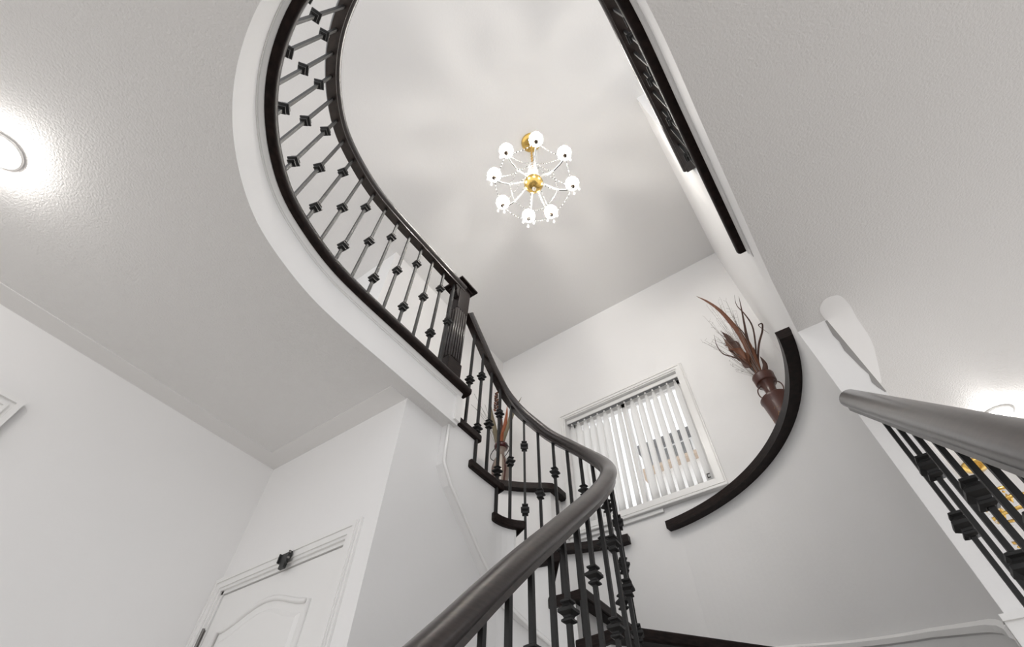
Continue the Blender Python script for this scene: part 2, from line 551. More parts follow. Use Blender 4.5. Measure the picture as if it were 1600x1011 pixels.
for (x0, x1, z0, z1) in ((WX0, WX0 + .05, WZ0, WZ1), (WX1 - .05, WX1, WZ0, WZ1), (WX0, WX1, WZ0, WZ0 + .05), (WX0, WX1, WZ1 - .05, WZ1)):
    c.box(x0, x1, yf, yf + .05, z0, z1)
c.box(-1.10, -1.06, yf, yf + .05, WZ0, WZ1)
c.build('sash_frame', M_TRIM, win)
for (x0, x1) in ((WX0 + .05, -1.10), (-1.06, WX1 - .05)):
    MB().box(x0, x1, yf + .02, yf + .026, WZ0 + .05, WZ1 - .05).build('pane', M_PANE, win)

blind = thing('vertical_blind', 'white vertical blind hanging in the stair window', 'blind', (-1.08, Y_N + .045, WZ1))
bo = (-1.08, Y_N + .045, WZ1)
c = MB()
c.box(WX0 + .005, WX1 - .005, Y_N + .02, Y_N + .062, WZ1 - .042, WZ1 - .002)
c.build('head_rail', M_TRIM, blind, offset=bo)
c = MB()
c.box(WX0 + .01, WX1 - .01, Y_N + .026, Y_N + .056, WZ1 - .046, WZ1 - .042)  # thin dark strip painting the shadow line under the head rail
c.build('shadow_strip', M_SLATE, blind, offset=bo)
NS = 16
for i in range(NS):
    x = WX0 + .045 + i * (WX1 - WX0 - .09) / (NS - 1)
    ang = math.radians([14, 16, 22, 30, 26, 34, 48, 50, 62, 30, 44, 46, 48, 48, 50, 50][i] + random.uniform(-2, 2))
    v, f = [], []
    NZ, NW = 8, 5
    twist = math.radians(random.uniform(2, 9))
    for j in range(NZ + 1):
        t = j / NZ
        z = WZ1 - .062 - t * (WZ1 - .062 - WZ0 - .018)
        aa = ang + twist * t
        wd = .089 if j > 0 else .03
        for k in range(NW + 1):
            q = (k / NW - .5) * wd
            cv = .006 * (1 - (2 * k / NW - 1) ** 2)
            v.append((x + q * math.cos(aa) + cv * math.sin(aa), Y_N + .045 - q * math.sin(aa) * .62 + cv * math.cos(aa), z))
    for j in range(NZ):
        for k in range(NW):
            n0 = j * (NW + 1) + k
            f.append((n0, n0 + 1, n0 + NW + 2, n0 + NW + 1))
    so = mesh_obj('slat', v, f, M_SLAT, blind, smooth=True, offset=bo)
    md = so.modifiers.new('thick', 'SOLIDIFY')
    md.thickness = .0012
    MB().box(x - .006, x + .006, Y_N + .036, Y_N + .048, WZ1 - .062, WZ1 - .04).build('slat_hanger', M_TRIM, blind, offset=bo)

# small clip left on the lowest slat corner
m = MB()
m.box(-.575, -.552, Y_N + .006, Y_N + .012, WZ0 + .030, WZ0 + .036)
m.box(-.575, -.552, Y_N + .006, Y_N + .012, WZ0 + .058, WZ0 + .064)
m.box(-.575, -.569, Y_N + .006, Y_N + .012, WZ0 + .030, WZ0 + .064)
m.build('cord_clip', M_BLACK, blind, offset=bo)

# ------------------------------------------------------------------ closet door
door = struct(thing('door_1', 'white panelled closet door under the stair', 'door', (0, 0, 0)))
c = MB()
casing(c, DX0, DX1, 0.0, DZ, YC, .068, .022, bottom=False)
c.v = [(max(q[0], X_W + .001), q[1], q[2]) for q in c.v]
c.build('casing', M_TRIM, door)
c = MB()
c.box(DX0, DX0 + .014, YC + .0, YC + .1, 0, DZ)
c.box(DX1 - .014, DX1, YC + .0, YC + .1, 0, DZ)
c.box(DX0, DX1, YC, YC + .1, DZ - .014, DZ)
c.build('jamb', M_TRIM, door)
lx0, lx1, lz1 = DX0 + .017, DX1 - .017, DZ - .018
ys = YC + .005
leaf = MB().box(lx0, lx1, ys, ys + .035, .012, lz1).build('door_leaf', M_TRIM, door, bevel=.003)
# recessed arched panel drawn by raised moulding and a raised field
px0, px1 = -2.225, -1.672
def arch(x0, x1, zs, rise, n=24):
    out = []
    for k in range(n + 1):
        t = k / n
        out.append((x0 + (x1 - x0) * t, zs + rise * (0.5 - 0.5 * math.cos(2 * math.pi * t)) ** 0.9))
    return out
top = arch(px0, px1, 1.862, .062)
path = [(px0, ys, .98)] + [(x, ys, z) for x, z in top] + [(px1, ys, .98)]
mo = MB()
for i in range(len(path) - 1):
    pass
mo.tube([(p[0], p[1] - .001, p[2]) for p in path] + [(px0, ys - .001, .98)], .011, 6)
mo.build('panel_moulding', M_TRIM, leaf, smooth=True)
fi = MB()
inn = arch(px0 + .045, px1 - .045, 1.815, .058)
poly = [(px0 + .045, 1.03)] + inn + [(px1 - .045, 1.03)]
n = len(poly)
fi.add([(p[0], ys - .008, p[1]) for p in poly] + [(p[0] + (.018 if p[0] < (px0 + px1) / 2 else -.018) * -1, ys + .002, p[1] + .015) for p in poly],
       [list(range(n))] + [(i, (i + 1) % n, (i + 1) % n + n, i + n) for i in range(n)])
fi.build('raised_panel', M_TRIM, leaf)
fi = MB()
fi.box(px0, px1, ys - .006, ys + .002, .2, .88)
fi.build('raised_panel', M_TRIM, leaf, bevel=.005)
for hz in (1.845, .3):
    h = MB()
    h.box(DX0 + .001, DX0 + .012, YC - .004, YC + .012, hz - .045, hz + .045)
    h.tube([(DX0 + .006, YC - .009, hz - .05), (DX0 + .006, YC - .009, hz + .05)], .006, 8)
    h.build('hinge', M_HINGE, door)
la = thing('door_latch', 'black flip latch on the closet door head', 'latch', (-1.885, YC - .025, DZ))
lo = (-1.885, YC - .025, DZ)
h = MB()
h.box(-1.918, -1.852, YC - .030, YC - .020, DZ - .004, DZ + .034)
h.box(-1.918, -1.912, YC - .038, YC - .028, DZ - .004, DZ + .034)
h.box(-1.858, -1.852, YC - .038, YC - .028, DZ - .004, DZ + .034)
h.build('bracket', M_BLACK, la, offset=lo, bevel=.002)
h = MB()
h.box(-1.905, -1.872, YC - .030, YC - .016, DZ - .028, DZ + .0)
h.tube([(-1.862, YC - .030, DZ - .014), (-1.862, YC - .030, DZ + .026)], .004, 8)
h.build('tongue', M_BLACK, la, offset=lo, bevel=.002)
h = MB()
h.ball((-1.850, YC - .034, DZ + .004), .005)
h.ball((-1.850, YC - .034, DZ + .026), .005)
h.build('screw', M_HINGE, la, offset=lo)

# framed panel on the left wall, only its corner is in view
pf = thing('wall_frame', 'white moulded frame corner on the left wall', 'frame', (X_W, -.4, 1.9))
po = (X_W, -.4, 1.9)
c = MB()
fy1, fz1, fy0, fz0 = .045, 2.385, -.80, 1.35
for (o0, o1, d) in ((0, .055, .018), (.0, .020, .030), (.034, .046, .026)):
    c.box(X_W, X_W + d, fy1 - o1, fy1 - o0, fz0 + o0, fz1 - o0)
    c.box(X_W, X_W + d, fy0 + o0, fy0 + o1, fz0 + o0, fz1 - o0)
    c.box(X_W, X_W + d, fy0 + o1, fy1 - o1, fz1 - o1, fz1 - o0)
    c.box(X_W, X_W + d, fy0 + o1, fy1 - o1, fz0 + o0, fz0 + o1)
c.build('moulding', M_TRIM, pf, offset=po)
MB().box(X_W + .001, X_W + .008, fy0 + .055, fy1 - .055, fz0 + .055, fz1 - .055).build('panel', M_WALL, pf, offset=po)

# ------------------------------------------------------------------ staircase
# nosing tips on the inner curve and where each nosing meets the outer wall
inner_tip = {7: (-1.326, 1.410), 6: (-1.326, 1.588), 5: (-1.316, 1.785), 4: (-1.252, 1.872), 3: (-1.09, 1.908), 2: (-.985, 1.908),
             1: (-.842, 1.868), 0: (-.745, 1.775), -1: (-.702, 1.655), -2: (-.690, 1.49)}
outer_tip = {7: (X_W, 1.410), 6: (X_W, 1.62), 5: (-2.365, 1.99), 4: None, 3: None, 2: (-1.0, CY + RO), 1: (-.157, 2.776), 0: (.16, 2.25), -1: (X_E, 1.80), -2: (X_E, 1.54)}
def ray_circle(p, deg):
    d = np.array([math.cos(math.radians(deg)), math.sin(math.radians(deg))])
    q = np.array(p) - np.array([CX, CY])
    bb = q @ d
    t = -bb + math.sqrt(bb * bb - (q @ q - RO * RO))
    return tuple(np.array(p) + t * d)
outer_tip[4] = ray_circle(inner_tip[4], 152)
outer_tip[3] = ray_circle(inner_tip[3], 127)
for k in range(-3, -9, -1):
    y = 1.49 + (k + 2) * .235
    inner_tip[k] = (-.686, y)
    outer_tip[k] = (X_E, y + .04)
def tread_z(k):
    return Z_UP - (7 - k) * RISE
# outer boundary parametrised by a single number
OUT = [(X_E, y) for y in np.linspace(-1.2, 1.85, 40)] + arc_pts(RO, 1, 179, 90) + [(X_W + .012, y) for y in np.linspace(1.8, 1.0, 20)]
O = Curve2(np.array(OUT))
s_in = {k: U.near(p) for k, p in inner_tip.items()}
s_out = {k: O.near(p) for k, p in outer_tip.items()}
stair = thing('staircase', 'curved white staircase with dark wooden treads', 'staircase', (-1.0, 1.6, 0))
so_ = (-1.0, 1.6, 0)
for k in range(6, -9, -1):
    z = tread_z(k)
    # tread: inner edge from its tip to a bit past the next nosing
    i0, i1 = s_in[k], s_in[k + 1] - .07
    o0, o1 = s_out[k], s_out[k + 1] + .03
    inn = U.part(i0, i1, 10)
    outp = O.part(o1, o0, 10)
    outp = [np.array(p) + (np.array([-.55, 1.7]) - np.array(p)) * .004 for p in outp]
    poly = [tuple(p) for p in inn] + [tuple(p) for p in outp]
    t = MB().prism(poly, z - .046, z).build('tread', M_WOOD, stair, bevel=.008, offset=so_)
    # riser: set back under the nosing
    a0 = np.array(U_STR.at(s_in[k] - .028)); a1 = O.at(s_out[k] + .02)
    dirn = (a1 - a0) / np.linalg.norm(a1 - a0)
    nrm = np.array([-dirn[1], dirn[0]]) * .012
    a1 = a1 - dirn * .006
    rp = [tuple(a0), tuple(a1), tuple(a1 + nrm), tuple(a0 + nrm)]
    MB().prism(rp, z - RISE, z - .046).build('riser', M_TRIM, stair, offset=so_)
# last riser up to the floor
MB().box(X_W + .005, -1.345, 1.372, 1.384, tread_z(6), Z_UP - .045).build('riser', M_TRIM, stair, offset=so_)
ln = MB()
ln.sweep([(0, 0), (.03, .0), (.036, .02), (.03, .046), (-.08, .046), (-.08, 0)], [(X_W + .005, 1.376, 2.917), (-1.33, 1.376, 2.917)][::-1], plumb=True)
ln.build('landing_nosing', M_WOOD, stair, offset=so_)

# inner stringer: sawtooth top under the treads, sloping bottom edge
def str_low(s):
    # height of the lower edge along the inner curve (s=0 at y=1.0 on the west side)
    return float(np.interp(s, [.0, .335, .345, .40, .70, 1.0, 1.35, 1.7, 2.4, 3.5], [2.50, 2.50, 2.47, 2.39, 2.125, 1.87, 1.56, 1.22, .60, -.4]))
st = MB()
S0, S1 = .345, 3.2
edges = sorted(set([S0, S1] + [v - .03 for v in s_in.values()] + list(np.arange(S0, S1, .03))))
edges = [e for e in edges if S0 <= e <= S1]
def step_of(s):
    best = 7
    for k in sorted(s_in, reverse=True):
        if s >= s_in[k] - .03 - 1e-6:
            best = k - 1
    return best
for a, b_ in zip(edges[:-1], edges[1:]):
    if b_ - a < 1e-4:
        continue
    k = step_of(a + 1e-5)
    zt = (tread_z(k) - .04) if k < 7 else Z_CEIL1
    za, zb = max(0, str_low(a)), max(0, str_low(b_))
    p, q = U_STR.at(a), U_STR.at(b_)
    Ta, Tb = U_STR.tan(a), U_STR.tan(b_)
    na, nb = np.array([-Ta[1], Ta[0]]) * .05, np.array([-Tb[1], Tb[0]]) * .05
    zt = max(zt, za + .02)
    v = [(*p, za), (*q, zb), (*q, zt), (*p, zt), (*(p + na), za), (*(q + nb), zb), (*(q + nb), zt), (*(p + na), zt)]
    st.add(v, [(0, 1, 2, 3), (4, 7, 6, 5), (0, 4, 5, 1), (3, 2, 6, 7), (0, 3, 7, 4), (1, 5, 6, 2)])
st.build('stringer', M_WALL, stair, offset=so_)
# moulding bead along the stringer's lower edge
bd = MB()
path = [(*U_STR.at(.343), 2.69), (*U_STR.at(.343), 2.54)] + [(*U_STR.at(s), str_low(s) + .006) for s in np.arange(.345, 2.3, .03)]
bd.tube(path, .009, 6)
bd.build('stringer_bead', M_TRIM, stair, smooth=True, offset=so_)
# wall under the stringer, set back
uw = MB()
US2 = Curve2(offs(UP, .075))
ss = np.arange(.55, 3.2, .04)
v, f = [], []
for s in ss:
    p = US2.at(s)
    T = US2.tan(s)
    q = p + np.array([-T[1], T[0]]) * .05
    zt = max(.05, str_low(s) + .08)
    v += [(*p, 0), (*p, zt), (*q, zt), (*q, 0)]
for i in range(len(ss) - 1):
    for k in range(4):
        f.append((i * 4 + k, i * 4 + (k + 1) % 4, i * 4 + 4 + (k + 1) % 4, i * 4 + 4 + k))
uw.add(v, f)
struct(uw.build('wall_under_stair', M_WALL))

# skirting board along the curved outer wall
SK = [(1.736, 1.60), (1.85, 1.632), (1.976, 1.67), (2.41, 1.804), (2.73, 1.911), (2.96, 2.007), (3.104, 2.094)]
sk_s = [O.near((X_E, 1.736)), O.near((X_E, 1.85)), O.near((.224, 1.976)), O.near((.103, 2.41)), O.near((-.115, 2.73)), O.near((-.397, 2.96)), O.near((-.729, 3.104)), O.near((-1.07, 3.155))]
sk_z = [1.60, 1.632, 1.67, 1.804, 1.911, 2.007, 2.094, 2.18]
path = []
for s in np.linspace(sk_s[0], sk_s[-1], 60):
    p = O.at(s)
    T = O.tan(s)
    nn = np.array([-T[1], T[0]])
    p = p + nn * .001
    path.append((p[0], p[1], float(np.interp(s, sk_s, sk_z))))
sb = MB()
sb.sweep([(0, 0), (-.016, -.012), (-.016, -.030), (-.010, -.036), (-.010, -.42), (0, -.42)], path, plumb=True)
sb.build('skirting', M_TRIM, stair, offset=so_)
# skirting returning along the end of the partition
c = MB()
c.box(X_E - .014, .357, 1.714, 1.731, .9, 1.585)
c.box(X_E - .016, .365, 1.706, 1.731, 1.585, 1.60)
struct(c.build('baseboard_east', M_TRIM), 'white skirting wrapping the end of the right wall', 'skirting')

# ------------------------------------------------------------------ railings
def handrail_profile(wd=.030, h=.026):
    pts = []
    for a in np.linspace(-10, 190, 15):
        pts.append((wd * math.cos(math.radians(a)), h * .15 + h * math.sin(math.radians(a))))
    pts += [(-wd * .86, -h * .35), (-wd * .62, -h * .55), (-wd * .62, -h), (wd * .62, -h), (wd * .62, -h * .55), (wd * .86, -h * .35)]
    return pts
HP = handrail_profile(.036, .030)
HPG = handrail_profile(.040, .033)

def bar_mesh(z0, z1, hw=.0065):
    return MB().box(-hw, hw, -hw, hw, z0, z1)
KN = [(.0085, -.030), (.0155, -.026), (.0155, -.021), (.010, -.017), (.012, -.012), (.0215, -.004), (.0215, .004), (.012, .012), (.010, .017), (.0155, .021), (.0155, .026), (.0085, .030)]
def knuckle_data():
    v, f = [], []
    for (h, z) in KN:
        v += [(h, h, z), (-h, h, z), (-h, -h, z), (h, -h, z)]
    for i in range(len(KN) - 1):
        for k in range(4):
            f.append((i * 4 + k, i * 4 + (k + 1) % 4, i * 4 + 4 + (k + 1) % 4, i * 4 + 4 + k))
    f += [(3, 2, 1, 0), tuple((len(KN) - 1) * 4 + k for k in range(4))]
    me = bpy.data.meshes.new('knuckle')
    me.from_pydata(v, [], f)
    me.materials.append(M_IRON)
    return me
KMESH = knuckle_data()
BAR_CACHE = {}
def baluster(parent, po, x, y, z0, z1, knuckles, rot=0.0, hw=.0065):
    key = (round(z1 - z0, 3), hw)
    if key not in BAR_CACHE:
        tmp = bar_mesh(0, z1 - z0, hw)
        me = bpy.data.meshes.new('baluster')
        me.from_pydata(tmp.v, [], tmp.f)
        me.materials.append(M_IRON)
        BAR_CACHE[key] = me
    o = bpy.data.objects.new('baluster', BAR_CACHE[key])
    link(o, parent)
    o.location = (x - po[0], y - po[1], z0 - po[2])
    o.rotation_euler = (0, 0, rot)
    for kz in knuckles:
        q = bpy.data.objects.new('knuckle', KMESH)
        link(q, o)
        q.location = (0, 0, kz - z0)
    return o

# stair railing on the inside of the turn
SR_S = [.36, .391, .49, .632, .79, .937, 1.061, 1.178, 1.285, 1.409, 1.52, 1.613, 1.671, 1.796, 2.071, 2.288, 2.432, 2.539, 3.3]
SR_Z = [3.63, 3.597, 3.499, 3.366, 3.235, 3.066, 2.905, 2.781, 2.665, 2.53, 2.405, 2.312, 2.248, 2.124, 1.875, 1.682, 1.548, 1.445, .745]
ZS = catmull(list(zip(SR_S, SR_Z)), 8)
def rail_z(s):
    return float(np.interp(s, ZS[:, 0], ZS[:, 1]))
rail = thing('stair_railing', 'dark handrail with iron balusters curving up the stair', 'railing', (-.674, .9, .5))
ro = (-.674, .9, .5)
hr = MB()
hr.sweep(HP, [(*U_BAL.at(s), rail_z(s)) for s in np.linspace(.365, 3.2, 150)])
shade_auto(hr.build('handrail', M_RAIL, rail, offset=ro), 50)
bal_s = [.448, .55, .647, .738, .827, .908, .991, 1.081, 1.165, 1.245, 1.32, 1.395, 1.47, 1.54, 1.604, 1.695, 1.78, 1.892, 1.975, 2.071, 2.148, 2.246, 2.34, 2.43, 2.52, 2.61, 2.70, 2.79, 2.88, 2.97, 3.06]
for i, s in enumerate(bal_s):
    p = U_BAL.at(s)
    T = U_BAL.tan(s)
    zt = rail_z(s)
    k = step_of(s + .03)
    zb = tread_z(k)
    kk = [zt - .45] if i % 2 == 0 else [zt - .235, zt - .635]
    kk = [q for q in kk if q > zb + .04]
    baluster(rail, ro, p[0], p[1], zb, zt - .015, kk, math.atan2(T[1], T[0]))

# landing railing round the opening
guard = thing('landing_railing', 'dark railing round the curved upper floor opening', 'railing', (-1.338, 1.0, Z_UP))
go = (-1.338, 1.0, Z_UP)
ZR = 3.805
hr = MB()
s_end = G_BAL.s[-1] - .035
hr.sweep(HPG, g_path(ZR, .10, s_end, 150, G_BAL))
shade_auto(hr.build('handrail', M_RAIL, guard, offset=go), 50)
i, s = 0, .181
while s < s_end - .09:
    p = G_BAL.at(s)
    T = G_BAL.tan(s)
    kk = [3.375] if i % 2 == 0 else [3.592, 3.156]
    baluster(guard, go, p[0], p[1], Z_UP + .002, ZR - .02, kk, math.atan2(T[1], T[0]))
    i += 1
    s += .1078
# newel post with fluted faces
nx0, nx1, ny0, ny1 = -1.415, -1.312, 1.235, 1.343
nw = MB()
nw.box(nx0 + .006, nx1 - .006, ny0 + .006, ny1 - .006, Z_UP + .003, 3.84)
nw.box(nx0, nx1, ny0, ny1, Z_UP + .003, Z_UP + .14)
nw.box(nx0 + .004, nx1 - .004, ny0 + .004, ny1 - .004, 3.56, 3.82)
nwo = nw.build('newel_post', M_WOOD, guard, offset=go, bevel=.003)
fl = MB()
for k in range(5):
    y = ny0 + .016 + k * .019
    fl.tube([(nx1 - .005, y, Z_UP + .15), (nx1 - .005, y, 3.55)], .006, 8)
    x = nx0 + .014 + k * .019
    fl.tube([(x, ny0 + .005, Z_UP + .15), (x, ny0 + .005, 3.55)], .006, 8)
fl.build('fluting', M_RAIL, nwo, smooth=True, offset=go)
cp = MB()
cp.box(nx0 - .030, nx1 + .030, ny0 - .030, ny1 + .030, 3.832, 3.85)
cp.box(nx0 - .006, nx1 + .006, ny0 - .006, ny1 + .006, 3.815, 3.832)
cp.box(nx0 - .008, nx1 + .008, ny0 - .008, ny1 + .008, 3.858, 3.868)
cp.build('newel_cap', M_WOOD, nwo, bevel=.004, offset=go)
br = MB()
prof = [(0, 0), (-.03, 0), (-.036, -.03), (-.022, -.055), (-.026, -.085), (-.012, -.115), (0, -.12)]
n = len(prof)
br.add([(x, ny0 + a, 3.785 + b_) for x in (-1.355, -1.318) for a, b_ in prof],
       [list(range(n)), list(range(n, 2 * n))] + [(k, (k + 1) % n, (k + 1) % n + n, k + n) for k in range(n)])
br.build('rail_bracket', M_WOOD, guard, offset=go)

# railing along the open side of the lower flight
rr = thing('flight_railing', 'thick dark handrail with iron balusters at lower right', 'railing', (.24, 1.0, .6))
rro = (.24, 1.0, .6)
XR = .24
def rz(y):
    return 2.062 + (y - 1.436) * .866
hr = MB()
HP2 = handrail_profile(.034, .031)
hr.sweep(HP2, [(XR, y, rz(y)) for y in np.linspace(1.665, -.5, 40)])
shade_auto(hr.build('handrail', M_RAIL, rr, offset=rro), 50)
ys_ = [1.54, 1.436, 1.328, 1.226, 1.124, 1.033, .946, .861, .77, .68, .59, .50, .41, .32, .23, .14, .05]
for i, y in enumerate(ys_[1:]):
    zt = rz(y)
    kk = [zt - .365] if i % 2 == 0 else [zt - .18, zt - .56]
    zb = max(.05, zt - .86)
    baluster(rr, rro, XR, y, zb, zt - .03, kk, 0, .0052)
# closed string that carries these balusters
c = MB()
yA, yB = 1.72, -.5
zA, zB = rz(yA) - .85, rz(yB) - .85
v = [(x, y, z) for x in (XR - .02, XR + .04) for (y, z) in ((yA, zA), (yB, max(.02, zB)), (yB, 0), (yA, 0))]
c.add(v, [(0, 1, 2, 3), (4, 7, 6, 5), (0, 4, 5, 1), (1, 5, 6, 2), (2, 6, 7, 3), (3, 7, 4, 0)])
c.build('closed_string', M_TRIM, stair, offset=so_)

# ------------------------------------------------------------------ chandelier
AX, AY = -.665, 1.165
chand = thing('chandelier', 'brass and crystal chandelier with eight lit shades', 'chandelier', (AX, AY, 4.47))
co = (AX, AY, 4.47)
c = MB().lathe([(.0, 0), (.082, 0), (.084, -.012), (.072, -.026), (.045, -.04), (.02, -.05), (.0, -.052)], (AX, AY, Z_CEIL2), 24)
c.build('canopy', M_GOLD, chand, smooth=True, offset=co)
c = MB()
zc = Z_CEIL2 - .05
k = 0
while zc > 4.86:
    pts = []
    for a in np.linspace(0, 2 * math.pi, 9)[:-1]:
        dx, dz = .010 * math.cos(a), .020 * math.sin(a)
        pts.append((AX + (dx if k % 2 else 0), AY + (0 if k % 2 else dx), zc - .02 + dz))
    pts.append(pts[0])
    c.tube(pts, .0028, 4)
    zc -= .031
    k += 1
c.build('chain', M_GOLD, chand, offset=co)
c = MB().lathe([(.0, .40), (.012, .40), (.014, .37), (.035, .355), (.02, .33), (.028, .28), (.042, .24), (.028, .19), (.018, .17), (.03, .14), (.05, .11), (.036, .07), (.022, .05), (.022, .0)], (AX, AY, 4.47), 16)
c.build('crystal_column', M_CRYSTAL, chand, smooth=True, offset=co)
c = MB().lathe([(.0, -.075), (.02, -.072), (.045, -.058), (.062, -.035), (.07, -.008), (.068, .015), (.055, .035), (.03, .05), (.02, .06)], (AX, AY, 4.47), 24)
bowl = c.build('bowl', M_GOLD, chand, smooth=True, offset=co)
c = MB()
c.ball((AX, AY, 4.47 - .098), .016, sz=1.2, n=8)
c.build('finial', M_CRYSTAL, chand, offset=co, smooth=True)
angs = [-52.9, -7.0, 41.0, 96.0, 131.0, 177.0, 222.0, 262.0]
RAD = .288
ZL = 4.50
tips = []
for a in angs:
    ca, sa = math.cos(math.radians(a)), math.sin(math.radians(a))
    P = lambda q, z: (AX + q * ca, AY + q * sa, z)
    cur = [(.05, 4.49), (.09, 4.475), (.13, 4.435), (.18, 4.405), (.235, 4.42), (.272, 4.45), (RAD, 4.485), (RAD, 4.50)]
    arm = MB().tube([P(q, z) for q, z in cur], .0055, 6).build('arm', M_CRYSTAL, chand, smooth=True, offset=co)
    x, y, _ = P(RAD, 0)
    core = MB().tube([P(q, z - .0085) for q, z in cur[3:-1]], .0030, 5).build('arm_core', M_BEAD_DARK, arm, offset=co)
    MB().lathe([(.0, -.014), (.010, -.012), (.016, -.002), (.015, .018), (.0, .020)], (x, y, ZL - .01), 12).build('socket', M_ANTIQUE, arm, smooth=True, offset=co)
    sh = MB()
    sh.lathe([(.014, .0), (.034, .004), (.047, .02), (.050, .042)], (x, y, ZL + .004), 24, scallop=12, amp=.03, alt=[1, 1, 1, 0])
    sh.lathe([(.050, .042), (.047, .064), (.040, .082)], (x, y, ZL + .004), 24, scallop=12, amp=.03, alt=[0, 0, 1, 0])
    sh.lathe([(.040, .082), (.026, .094), (.010, .100), (.0, .101)], (x, y, ZL + .004), 24, scallop=12, amp=.02, mi=0)  # closed frosted top, added to keep direct bulb light off the ceiling
    sh.build('shade', [M_FROST, M_CLEAR], arm, smooth=True, offset=co)
    MB().lathe([(.0, 0), (.008, 0), (.012, .02), (.008, .042), (.0, .055)], (x, y, ZL + .016), 10).build('bulb', M_BULB, arm, smooth=True, offset=co)
    dp = MB()
    for (da, dz) in ((0, 0), (70, .01), (-70, .01)):
        aa = math.radians(a + da)
        dx, dy = x + .042 * math.cos(aa), y + .042 * math.sin(aa)
        dp.octa((dx, dy, ZL - .02 + dz), .005)
        dp.octa((dx, dy, ZL - .048 + dz), .012, sz=2.2)
    dp.build('pendant', M_CRYSTAL, arm, offset=co)
    ld = bpy.data.lights.new('bulb_light', 'POINT')
    ld.energy = BULB_W
    ld.color = (1.0, .96, .90)
    ld.shadow_soft_size = .006
    lo_ = bpy.data.objects.new('bulb_light', ld)
    link(lo_, arm)
    lo_.location = (x - co[0], y - co[1], ZL + .036 - co[2])
    tips.append((x, y))
def strand(p, q, sag, n, rad=.0056, name='bead_strand'):
    m = MB()
    for k in range(n + 1):
        t = k / n
        z = p[2] + (q[2] - p[2]) * t - sag * 4 * t * (1 - t)
        m.octa((p[0] + (q[0] - p[0]) * t, p[1] + (q[1] - p[1]) * t, z), rad if k % 3 else rad * .8, mi=(k % 2 == 1) * 1)
    return m.build(name, [M_CRYSTAL, M_BEAD_DARK], chand, offset=co)
for i in range(8):
    a, b_ = tips[i], tips[(i + 1) % 8]
    strand((a[0], a[1], ZL), (b_[0], b_[1], ZL), .075, 20)
    m_ = ((AX + .6 * (a[0] - AX)), (AY + .6 * (a[1] - AY)), 4.41)
    m2 = ((AX + .6 * (b_[0] - AX)), (AY + .6 * (b_[1] - AY)), 4.41)
    strand(m_, m2, .035, 15, .0048)
    strand((AX + .035 * math.cos(math.radians(angs[i])), AY + .035 * math.sin(math.radians(angs[i])), 4.82), (a[0], a[1], ZL + .0), .06, 26, .0050)
    strand((AX + .045 * math.cos(math.radians(angs[i] + 20)), AY + .045 * math.sin(math.radians(angs[i] + 20)), 4.58), m_, .05, 14, .0048)

# ceiling pot lights
def pot_light(x, y, label):
    t = thing('ceiling_light', label, 'ceiling light', (x, y, Z_CEIL1), 'round ceiling lights')
    o_ = (x, y, Z_CEIL1)
    MB().lathe([(.052, 0), (.064, 0), (.065, -.004), (.061, -.008), (.056, -.009), (.052, -.006)], o_, 28).build('trim_ring', M_TRIM, t, smooth=True, offset=o_)
    MB().lathe([(.054, -.006), (.05, -.022), (.036, -.036), (.018, -.043), (.0, -.045)], o_, 24).build('dome', M_POT, t, smooth=True, offset=o_)
    ld = bpy.data.lights.new('dome_light', 'POINT')
    ld.energy = POT_W
    ld.color = (1, .97, .93)
    ld.shadow_soft_size = .012
    q = bpy.data.objects.new('dome_light', ld)
    link(q, t)
    q.location = (0, 0, -.034)
pot_light(-1.695, -.55, 'round lit ceiling light at the left edge')
pot_light(.885, 2.80, 'round lit ceiling light behind the right handrail')

# second chandelier in the room behind the lower railing
D2 = (.757, 3.19, 2.70)
c2 = thing('crystal_pendant', 'small crystal chandelier glimpsed between the lower balusters', 'chandelier', D2)
MB().lathe([(.0, 0), (.066, 0), (.068, -.01), (.055, -.025), (.03, -.04), (.0, -.045)], D2, 22).build('canopy', M_GOLD, c2, smooth=True, offset=D2)
MB().tube([(D2[0], D2[1], 2.66), (D2[0], D2[1], 2.40)], .004, 6).build('stem', M_GOLD, c2, offset=D2)
for j, (rad, z, n) in enumerate(((.06, 2.52, 8), (.13, 2.44, 14), (.19, 2.36, 20))):
    MB().lathe([(rad - .006, -.006), (rad + .006, -.006), (rad + .006, .006), (rad - .006, .006), (rad - .006, -.006)], (D2[0], D2[1], z), 24).build('brass_ring', M_GOLD, c2, offset=D2, smooth=True)
    for k in range(n):
        a = 2 * math.pi * k / n
        x, y = D2[0] + rad * math.cos(a), D2[1] + rad * math.sin(a)
        m = MB()
        m.octa((x, y, z - .02), .008)
        m.octa((x, y, z - .055), .013, sz=2.1)
        m.build('crystal_drop', [M_CRYSTAL if k % 3 else M_GOLD], c2, offset=D2)

# ------------------------------------------------------------------ vases and dried stems
def cam_ray(px, py):
    return cr * (px - 800) / F_PX - cu * (py - 505.5) / F_PX + fw
def at_y(px, py, y):
    d = cam_ray(px, py)
    t = y / d[1]
    if d[0] * t < X_W + .04:
        t = (X_W + .04) / d[0]
    if d[0] * t > X_E - .01:
        t = (X_E - .01) / d[0]
    return Vector((d[0] * t, d[1] * t, d[2] * t + CAM_Z))

